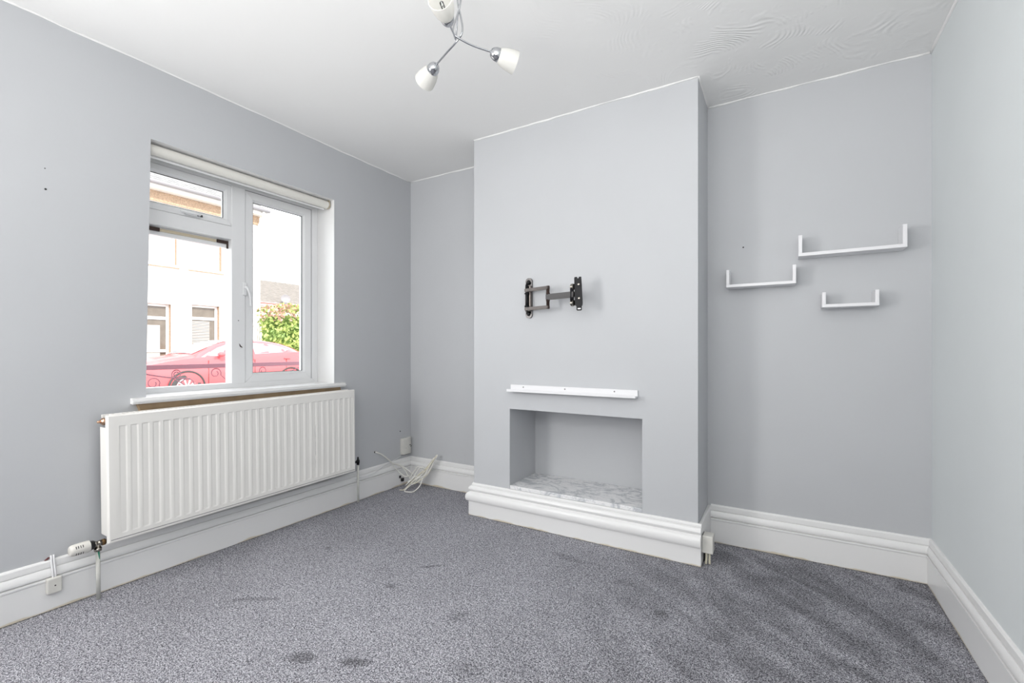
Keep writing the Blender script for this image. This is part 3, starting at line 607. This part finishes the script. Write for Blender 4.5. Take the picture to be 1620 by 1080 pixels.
# ---------------------------------------------------------------- ceiling light
cl = empty('ceiling_light', (1.645, -1.486, H)); tag(cl, 'chrome ceiling light with three twisted arms and white glass shades', 'ceiling light')
Lc = lambda o: local(o, cl)
b = B(); b.lathe((1.645, -1.486, H), (0, 0, -1), [(0, .060), (.004, .062), (.012, .060), (.022, .045), (.028, .020), (.034, .012)], 32); Lc(b.done('ceiling_rose', CHROME, smooth=40))
hub = Vector((1.632, -1.492, 2.258)); top = Vector((1.645, -1.486, 2.47))
ends = [(Vector((1.717, -1.390, 2.237)), Vector((.94, .34)), 0), (Vector((1.482, -1.434, 2.238)), Vector((-.6, .8)), 1), (Vector((1.671, -1.587, 2.239)), Vector((-.1, -1.0)), 2)]
rt = Vector((math.cos(.5348), math.sin(.5348), 0)); fw = Vector((-math.sin(.5348), math.cos(.5348), 0))
for e, dd, k in ends:
    rad_ = (e - hub); rad_.z = 0; L0 = rad_.length; rad_.normalize(); side = Vector((-rad_.y, rad_.x, 0))
    pts = [top + side * .010 - rad_ * .004, top.lerp(hub, .35) + side * .006 + rad_ * .004, top.lerp(hub, .62) - side * .006 - rad_ * .006, top.lerp(hub, .85) - rad_ * .018 - side * .010, hub - rad_ * .012 - side * .008 + Vector((0, 0, .006)),
           hub + rad_ * L0 * .16 - side * .004 + Vector((0, 0, -.006)), hub + rad_ * L0 * .5 + Vector((0, 0, -.014)), Vector((e.x, e.y, e.z))]
    b = B(); b.tube(pts, .0036, 12, 8); arm = Lc(b.done('arm', CHROME))
    ax = (rad_ + Vector((0, 0, -.22))).normalized() if k < 2 else Vector((.35, -.92, .12)).normalized()
    s0 = e
    b = B(); b.lathe(s0 - ax * .004, ax, [(0, .006), (.003, .013), (.010, .019), (.020, .0235), (.034, .0255), (.036, .0240)], 32); Lc(b.done('lamp_holder', CHROME, smooth=50))
    b = B(); o1 = [(.028, .0215), (.036, .0270), (.050, .0330), (.066, .0372), (.084, .0400), (.102, .0418)]
    prof = o1 + [(.102, .0398)] + [(t, r - .0022) for t, r in o1[::-1]]
    b.lathe(s0 - ax * .002, ax, prof, 40, False, False); Lc(b.done('lamp_shade', OPAL, smooth=60))
    b = B(); b.lathe(s0 + ax * .034, ax, [(0, .010), (.018, .010), (.020, .007), (.022, .0065), (.052, .0065), (.056, .003)], 16); bl = Lc(b.done('bulb', glass_mat('bulb_glass') if k == 0 else bpy.data.materials['bulb_glass']))
    b = B(); b.tube([s0 + ax * .045 + side * .003, s0 + ax * .070 + side * .003, s0 + ax * .070 - side * .003, s0 + ax * .045 - side * .003], .0012, 6, 3); Lc(b.done('filament', STEEL))

# ---------------------------------------------------------------- the street outside
GZ = -.12
ASPH = mat('asphalt', (.30, .30, .30), .9, var=.2, vscale=20); PAVE = mat('pavement_concrete', (.55, .53, .50), .9, var=.15, vscale=8)
RENDER = mat('pale_render', (.80, .765, .73), .9, var=.04, vscale=2, bump=.3, bscale=40); BRICKY = mat('buff_stone', (.46, .32, .22), .9, var=.35, vscale=30)
SLATE = mat('grey_slate', (.27, .26, .26), .8, var=.3, vscale=12); EAVE = mat('pale_soffit', (.70, .67, .64), .6); GUTT = mat('grey_gutter', (.26, .24, .25), .5)
WFR = mat('outside_window_white', (.80, .80, .79), .5); DGL = mat('curtained_glass', (.17, .145, .115), .15, var=.2, vscale=5); SLAT = mat('blind_slats', (.42, .40, .37), .6)
b = B(); b.box((-9.0 + .3, -12, GZ - .2), (-.32, 24, GZ)); tag(b.done('pavement_near', PAVE), kind='structure')
b = B(); b.box((-11.3, -12, GZ - .3), (-8.7, 24, GZ - .0)); tag(b.done('road', ASPH), kind='structure')
b = B(); b.box((-40, -12, GZ - .2), (-11.3, 40, GZ + .06)); tag(b.done('pavement_far', PAVE), kind='structure')

# facade opposite
FXX = -13.3; FY1 = 6.47
house = empty('street_house', (FXX, 3.0, GZ)); tag(house, 'pale rendered two-storey house across the street behind the red car', 'house'); Hh = lambda o: local(o, house)
wins = [(3.02, 3.77, .02, 2.47, 'door'), (4.335, 5.155, 1.05, 2.52, 'win'), (3.02, 3.93, 3.66, 5.15, 'up'), (4.30, 5.22, 3.66, 5.15, 'up'), (.3, 1.5, .95, 2.50, 'win'), (.3, 1.5, 3.66, 5.15, 'up')]
Hh(slab_grid('x', FXX, FXX - .35, -4, FY1, GZ, 5.62, [w_[:4] for w_ in wins]).done('front_wall', [RENDER, BRICKY]))
b = B(); b.box((FXX - .35, FY1 - .3, GZ), (FXX - 8, FY1, 5.62)); b.poly_prism([(FXX - .35, FY1 - .3, 5.62), (FXX - 8, FY1 - .3, 5.62), (FXX - 4.2, FY1 - .3, 8.1)], (0, .3, 0)); Hh(b.done('gable_wall', RENDER))
b = B(); b.box((FXX - .01, -4, 5.50), (FXX + .05, FY1, 5.80)); Hh(b.done('brick_band', BRICKY))
b = B(); b.box((FXX - .3, -4.1, 5.80), (FXX + .34, FY1 + .12, 5.86)); b.box((FXX + .30, -4.1, 5.86), (FXX + .34, FY1 + .12, 5.98)); Hh(b.done('eaves', EAVE))
b = B(); b.cyl((FXX + .40, -4.1, 5.96), (FXX + .40, FY1 + .16, 5.96), .06, 12); Hh(b.done('gutter', GUTT))
b = B(); b.tube([(FXX + .38, FY1 - .05, 5.92), (FXX + .30, FY1 - .02, 5.7), (FXX + .08, FY1 - .02, 5.5), (FXX + .07, FY1 - .02, 5.2)], .045, 10, 4); b.cyl((FXX + .07, FY1 - .02, 5.3), (FXX + .07, FY1 - .02, GZ), .035, 10); Hh(b.done('downpipe', EAVE))
def courses(b, x0, z0, x1, z1, ya, yb, n, th=.03):
    for i in range(n):
        ax_, az = x0 + (x1 - x0) * i / n, z0 + (z1 - z0) * i / n; bx_, bz = x0 + (x1 - x0) * (i + 1.15) / n, z0 + (z1 - z0) * (i + 1.15) / n
        b.poly_prism([(ax_, ya, az), (ax_, ya, az + th), (bx_, ya, bz + .004), (bx_, ya, bz - .02)], (0, yb - ya, 0))
b = B(); courses(b, FXX + .42, 5.96, FXX - 4.2, 8.4, -4.1, FY1 + .12, 18); Hh(b.done('roof', SLATE))
for y0_, y1_, z0_, z1_, kind in wins:
    xx = FXX - .13
    b = B(); t = .07
    b.box((xx, y0_, z0_), (xx - .07, y0_ + t, z1_)); b.box((xx, y1_ - t, z0_), (xx - .07, y1_, z1_)); b.box((xx, y0_ + t, z1_ - t), (xx - .07, y1_ - t, z1_)); b.box((xx, y0_ + t, z0_), (xx - .07, y1_ - t, z0_ + t))
    zt = z1_ - .42 if kind != 'up' else z1_ - .5
    b.box((xx + .002, y0_ + t, zt - .05), (xx - .07, y1_ - t, zt + .04))
    fr = Hh(b.done('door_frame' if kind == 'door' else 'window', WFR))
    for a, c in ((z0_ + t, zt - .05), (zt + .04, z1_ - t)):
        b = B(); b.box((xx - .03, y0_ + t, a), (xx - .05, y1_ - t, c)); p = b.done('pane', DGL if kind != 'up' else SLAT); p.parent = fr
    if kind == 'win':
        b = B()
        for i in range(18): 
            z = z0_ + t + .02 + i * .052
            if z < zt - .1: b.box((xx - .012, y0_ + t + .01, z), (xx - .028, y1_ - t - .16, z + .036))
        p = b.done('blind_slats', SLAT); p.parent = fr; p['kind'] = 'stuff'
    if kind == 'door':
        b = B(); b.box((xx + .002, y0_ + t, z0_ + .06), (xx - .028, y1_ - t - .16, 1.02)); b.box((xx + .002, y0_ + t, 1.10), (xx - .028, y1_ - t - .16, zt - .22)); p = b.done('door_leaf', SLAT); p.parent = fr
        b = B(); b.box((xx + .03, y0_ + t, 1.02), (xx - .02, y1_ - t, 1.10)); p = b.done('letter_rail', WFR); p.parent = fr
    if kind != 'door':
        b = B(); b.box((FXX + .06, y0_ - .06, z0_ - .06), (FXX - .1, y1_ + .06, z0_ + .005)); Hh(b.done('window_sill', WFR))
        b = B(); b.box((FXX + .05, y0_ - .06, z0_ - .085), (FXX, y1_ + .06, z0_ - .06)); Hh(b.done('sill_course', BRICKY))
# farther house with the tiled roof and a satellite dish
house2 = empty('far_house', (-22, 12, GZ)); tag(house2, 'low house with a pale tiled roof and a small dish beyond the hedge', 'house'); H2 = lambda o: local(o, house2)
TILEM = mat('tan_roof_tile', (.24, .21, .19), .85, var=.2, vscale=5); REDE = mat('red_fascia', (.45, .15, .13), .6)
b = B(); b.box((-22.3, 8, GZ), (-28, 22, 3.6)); H2(b.done('front_wall', RENDER))
b = B(); courses(b, -21.8, 3.72, -25.4, 5.45, 7.6, 22.4, 16, .045); H2(b.done('roof', TILEM))
b = B(); b.box((-21.75, 7.6, 3.60), (-21.85, 22.4, 3.70)); H2(b.done('fascia', REDE))
b = B(); b.lathe((-21.6, 12.85, 3.96), (1, -.4, .3), [(0, .04), (.02, .12), (.05, .2), (.08, .25)], 20, True, False); b.cyl((-21.9, 12.85, 3.7), (-21.6, 12.85, 3.96), .02); H2(b.done('satellite_dish', GUTT))

# hedge
HEDGE = mat('yellow_green_leaves', (.48, .54, .16), .6, col2=(.20, .30, .08), vscale=3.5); REDL = mat('reddish_leaves', (.55, .34, .26), .6)
b = B(); rnd = random.Random(3); leaf = []
for i in range(5200):
    y = rnd.uniform(6.12, 11.5); z = rnd.uniform(GZ + .1, 2.62 + .16 * noise.noise(Vector((y * 1.3, 0, 0)))); 
    face = rnd.random() < .8
    x = -12.6 + .22 * noise.noise(Vector((y * 1.6, z * 1.6, 1))) + rnd.uniform(-.12, .12) if face else rnd.uniform(-13.6, -12.6)
    if not face: y = max(y, 6.62 + rnd.random() * .3)
    if not face: z = 2.55 + .18 * noise.noise(Vector((y * 1.3, x, 0))) + rnd.uniform(-.05, .12)
    a = Vector((rnd.gauss(0, 1), rnd.gauss(0, 1), rnd.gauss(0, 1))).normalized(); c = a.orthogonal().normalized(); s_ = rnd.uniform(.05, .10); p = Vector((x, y, z))
    vs = [b.bm.verts.new(p + a * s_), b.bm.verts.new(p + c * s_ * .5), b.bm.verts.new(p - a * s_), b.bm.verts.new(p - c * s_ * .5)]
    f = b.bm.faces.new(vs); f.material_index = 1 if (y < 7.5 and z > 2.1 and rnd.random() < .6) else 0
hg = b.done('hedge', [HEDGE, REDL]); tag(hg, 'tall yellow-green garden hedge seen over the red car', 'hedge')
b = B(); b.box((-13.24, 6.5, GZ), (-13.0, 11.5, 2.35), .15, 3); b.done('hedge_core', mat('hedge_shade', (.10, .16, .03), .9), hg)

# red car parked across the street -------------------------------------------
CAR = mat('red_car_paint', (.60, .11, .12), .18, spec=.6); CARG = mat('car_glass', (.33, .37, .42), .08, spec=.9); TYRE = mat('tyre_rubber', (.05, .05, .05), .7); ALLOY = mat('alloy', (.6, .6, .6), .3, metal=.7)
car = empty('red_car', (-10.1, 3.6, GZ)); tag(car, 'red hatchback parked across the street facing left', 'car'); Ca = lambda o: local(o, car)
CX = -10.1
st = [ # y, z_low, z_belt, z_top, half width, half roof width
 (1.28, .28, .55, .60, .52, .40), (1.38, .17, .62, .68, .70, .52), (1.62, .12, .73, .79, .82, .62), (2.05, .10, .83, .89, .88, .66), (2.55, .10, .90, .955, .90, .70),
 (2.80, .10, .915, 1.06, .90, .69), (3.15, .10, .925, 1.235, .90, .645), (3.50, .10, .935, 1.33, .90, .62), (3.95, .10, .95, 1.355, .90, .61), (4.40, .10, .975, 1.34, .90, .60),
 (4.85, .10, 1.005, 1.275, .90, .585), (5.15, .12, 1.03, 1.19, .885, .58), (5.40, .15, 1.03, 1.09, .86, .60), (5.58, .20, .98, 1.02, .80, .60), (5.66, .30, .80, .84, .70, .55)]
b = B(); rings = []
for y, zl, zb, zt, hw, hr in st:
    half = [(hw * .90, zl), (hw * .985, zl + .12), (hw, (zl + zb) / 2 + .08), (hw * .985, zb - .10), (hw * .955, zb), (hr + .02, zt - .035), (hr * .88, zt), (hr * .45, zt + .018), (0, zt + .024)]
    full = [(x, z) for x, z in half] + [(-x, z) for x, z in half[-2::-1]]
    rings.append([b.bm.verts.new((CX + x, y, z)) for x, z in full])
for r0, r1 in zip(rings, rings[1:]):
    n = len(r0)
    for i in range(n): b.bm.faces.new((r0[i], r0[(i + 1) % n], r1[(i + 1) % n], r1[i]))
b.bm.faces.new(rings[0]); b.bm.faces.new(rings[-1][::-1])
Ca(b.done('body', CAR, smooth=35))
def interp(y):
    for a, c in zip(st, st[1:]):
        if a[0] <= y <= c[0]:
            t = (y - a[0]) / (c[0] - a[0]); return [a[i] + (c[i] - a[i]) * t for i in range(6)]
def side_pt(y, f, s, off=.006):
    _, zl, zb, zt, hw, hr = interp(y); p0 = Vector((hw * .955, zb)); p1 = Vector((hr + .02, zt - .035)); q = p0.lerp(p1, f); return Vector((CX + s * (q.x + off), y, q.y))
for s in (1, -1):
    for poly in ([(2.72, .10), (3.95, .08), (3.95, .90), (3.40, .90), (3.05, .80)], [(4.02, .08), (4.78, .10), (5.02, .45), (4.85, .70), (4.60, .86), (4.02, .90)]):
        b = B(); P = [side_pt(y, f, s) for y, f in poly]; b.poly_prism(P, (-.01 * s, 0, -.0)); Ca(b.done('side_window', CARG))
b = B(); vs = []
for y in (2.63, 2.95, 3.25, 3.44):
    _, zl, zb, zt, hw, hr = interp(y); vs.append([b.bm.verts.new((CX + x, y - .01, z)) for x, z in ((-hr * .86, zt + .008), (-hr * .45, zt + .026), (0, zt + .032), (hr * .45, zt + .026), (hr * .86, zt + .008))])
for r0, r1 in zip(vs, vs[1:]):
    for i in range(4): b.bm.faces.new((r0[i], r0[i + 1], r1[i + 1], r1[i]))
Ca(b.done('windscreen', CARG, smooth=40))
b = B(); vs = []
for y in (4.72, 4.95, 5.2, 5.36):
    _, zl, zb, zt, hw, hr = interp(y); vs.append([b.bm.verts.new((CX + x, y + .01, z)) for x, z in ((-hr * .86, zt + .008), (0, zt + .032), (hr * .86, zt + .008))])
for r0, r1 in zip(vs, vs[1:]):
    for i in range(2): b.bm.faces.new((r0[i], r0[i + 1], r1[i + 1], r1[i]))
Ca(b.done('rear_window', CARG, smooth=40))
for s in (1, -1):
    for y in (2.41, 5.0):
        b = B(); b.lathe((CX + s * .60, y, .215), (s, 0, 0), [(0, .20), (0, .325), (.24, .330), (.275, .325), (.29, .30), (.29, .235), (.27, .225)], 36); wh = Ca(b.done('wheel', TYRE, smooth=40))
        b = B(); b.lathe((CX + s * .865, y, .215), (s, 0, 0), [(0, .215), (.022, .225), (.024, .205), (.008, .195)], 36)
        for k in range(10):
            a = k * math.pi / 5; dy, dz = math.cos(a), math.sin(a); t_ = Vector((0, -dz, dy)) * .014
            o_ = Vector((CX + s * .878, y, .215)); p = [o_ + Vector((0, dy, dz)) * .03 + t_, o_ + Vector((0, dy, dz)) * .03 - t_, o_ + Vector((0, dy, dz)) * .21 - t_ * 1.5, o_ + Vector((0, dy, dz)) * .21 + t_ * 1.5]
            b.poly_prism(p, (s * .012, 0, 0))
        b.lathe((CX + s * .87, y, .215), (s, 0, 0), [(0, .05), (.03, .04)], 16); q = b.done('rim', ALLOY, smooth=40); q.parent = wh; q.matrix_parent_inverse = Matrix.Translation(-car.location)
        q.matrix_parent_inverse = wh.matrix_parent_inverse.inverted() @ wh.matrix_parent_inverse
        b = B(); b.tube([(CX + s * .893, y + .375 * math.cos(a), .215 + .375 * math.sin(a)) for a in [math.pi * j / 12 for j in range(-1, 14)]], .022, 8, 3); Ca(b.done('wheel_arch', TYRE))
    b = B(); b.lathe((CX + s * .87, 3.10, 1.0), (s * .8, .15, 0), [(0, .03), (.04, .06), (.10, .085), (.16, .07), (.18, .03)], 16)
    for v in b.bm.verts: v.co.z = .985 + (v.co.z - 1.0) * .75
    Ca(b.done('wing_mirror', CAR, smooth=50))
    for y in (3.78, 4.80):
        b = B(); b.box((CX + s * .885, y, .845), (CX + s * .925, y + .17, .87), .008); Ca(b.done('door_handle', CAR))
    for y in (3.98, 2.86, 4.86):
        b = B(); b.box((CX + s * .896, y, .18), (CX + s * .9035, y + .007, .84)); Ca(b.done('door_gap', GAP))
    b = B(); b.lathe((CX + s * .62, 1.50, .60), (s * .55, -.8, .1), [(0, .14), (.05, .12), (.10, .05)], 18); Ca(b.done('headlamp', CARG, smooth=50))

# wrought iron railing on the low front boundary
IRON = mat('painted_iron', (.30, .13, .16), .5)
ra = empty('iron_railing', (-1.5, -.5, GZ)); tag(ra, 'dark wrought iron railing with scrolls just outside the window', 'railing'); Ra = lambda o: local(o, ra)
b = B(); b.box((-1.515, -4.0, .944), (-1.485, 3.0, .982), .003); Ra(b.done('top_rail', IRON)); b = B(); b.box((-1.51, -4.0, .10), (-1.49, 3.0, .12), .003); Ra(b.done('bottom_rail', IRON))
for i in range(8):
    b = B(); y = -3.95 + i * .99; 
    if y < -1.35 or y > .2: b.box((-1.512, y, GZ), (-1.488, y + .025, .95)); Ra(b.done('post', IRON))
def scroll(cy, cz, r0, a0, a1, tail):
    b = B(); P = []
    for k in range(19):
        t = k / 18; a = R(a0 + (a1 - a0) * t); r = r0 * (1 - .62 * t); P.append((-1.5, cy + r * math.cos(a), cz + r * math.sin(a)))
    P = [(-1.5, y, z) for y, z in tail] + P; b.tube(P, .0042, 8, 3); Ra(b.done('scroll', IRON))
scroll(-1.075, .905, .036, 200, -330, [(-1.30, .925), (-1.18, .895), (-1.10, .872)][::1] if False else [(-.98, .78), (-1.06, .845), (-1.105, .87)])
scroll(-.785, .900, .045, -20, 420, [(-.62, .76), (-.69, .83), (-.735, .875)])
scroll(-.56, .895, .045, 180, -260, [(-.72, .77), (-.65, .84), (-.61, .87)])
scroll(-.37, .905, .038, 230, -200, [(-.40, .76), (-.41, .83), (-.40, .87)])
scroll(-1.235, .84, .045, 0, 400, [(-1.10, .70), (-1.17, .78), (-1.195, .82)])
for pts, rr in (([(-1.5, -1.42, .955), (-1.5, -1.30, .918), (-1.5, -1.13, .880), (-1.5, -.98, .862)], .006), ([(-1.5, -.30, .78), (-1.5, -.10, .885), (-1.5, .10, .955)], .005),
                ([(-1.5, -1.05, .835), (-1.5, -1.01, .862), (-1.5, -.965, .850), (-1.5, -.95, .82)], .0042)):
    b = B(); b.tube(pts, rr, 8, 4); Ra(b.done('brace', IRON))
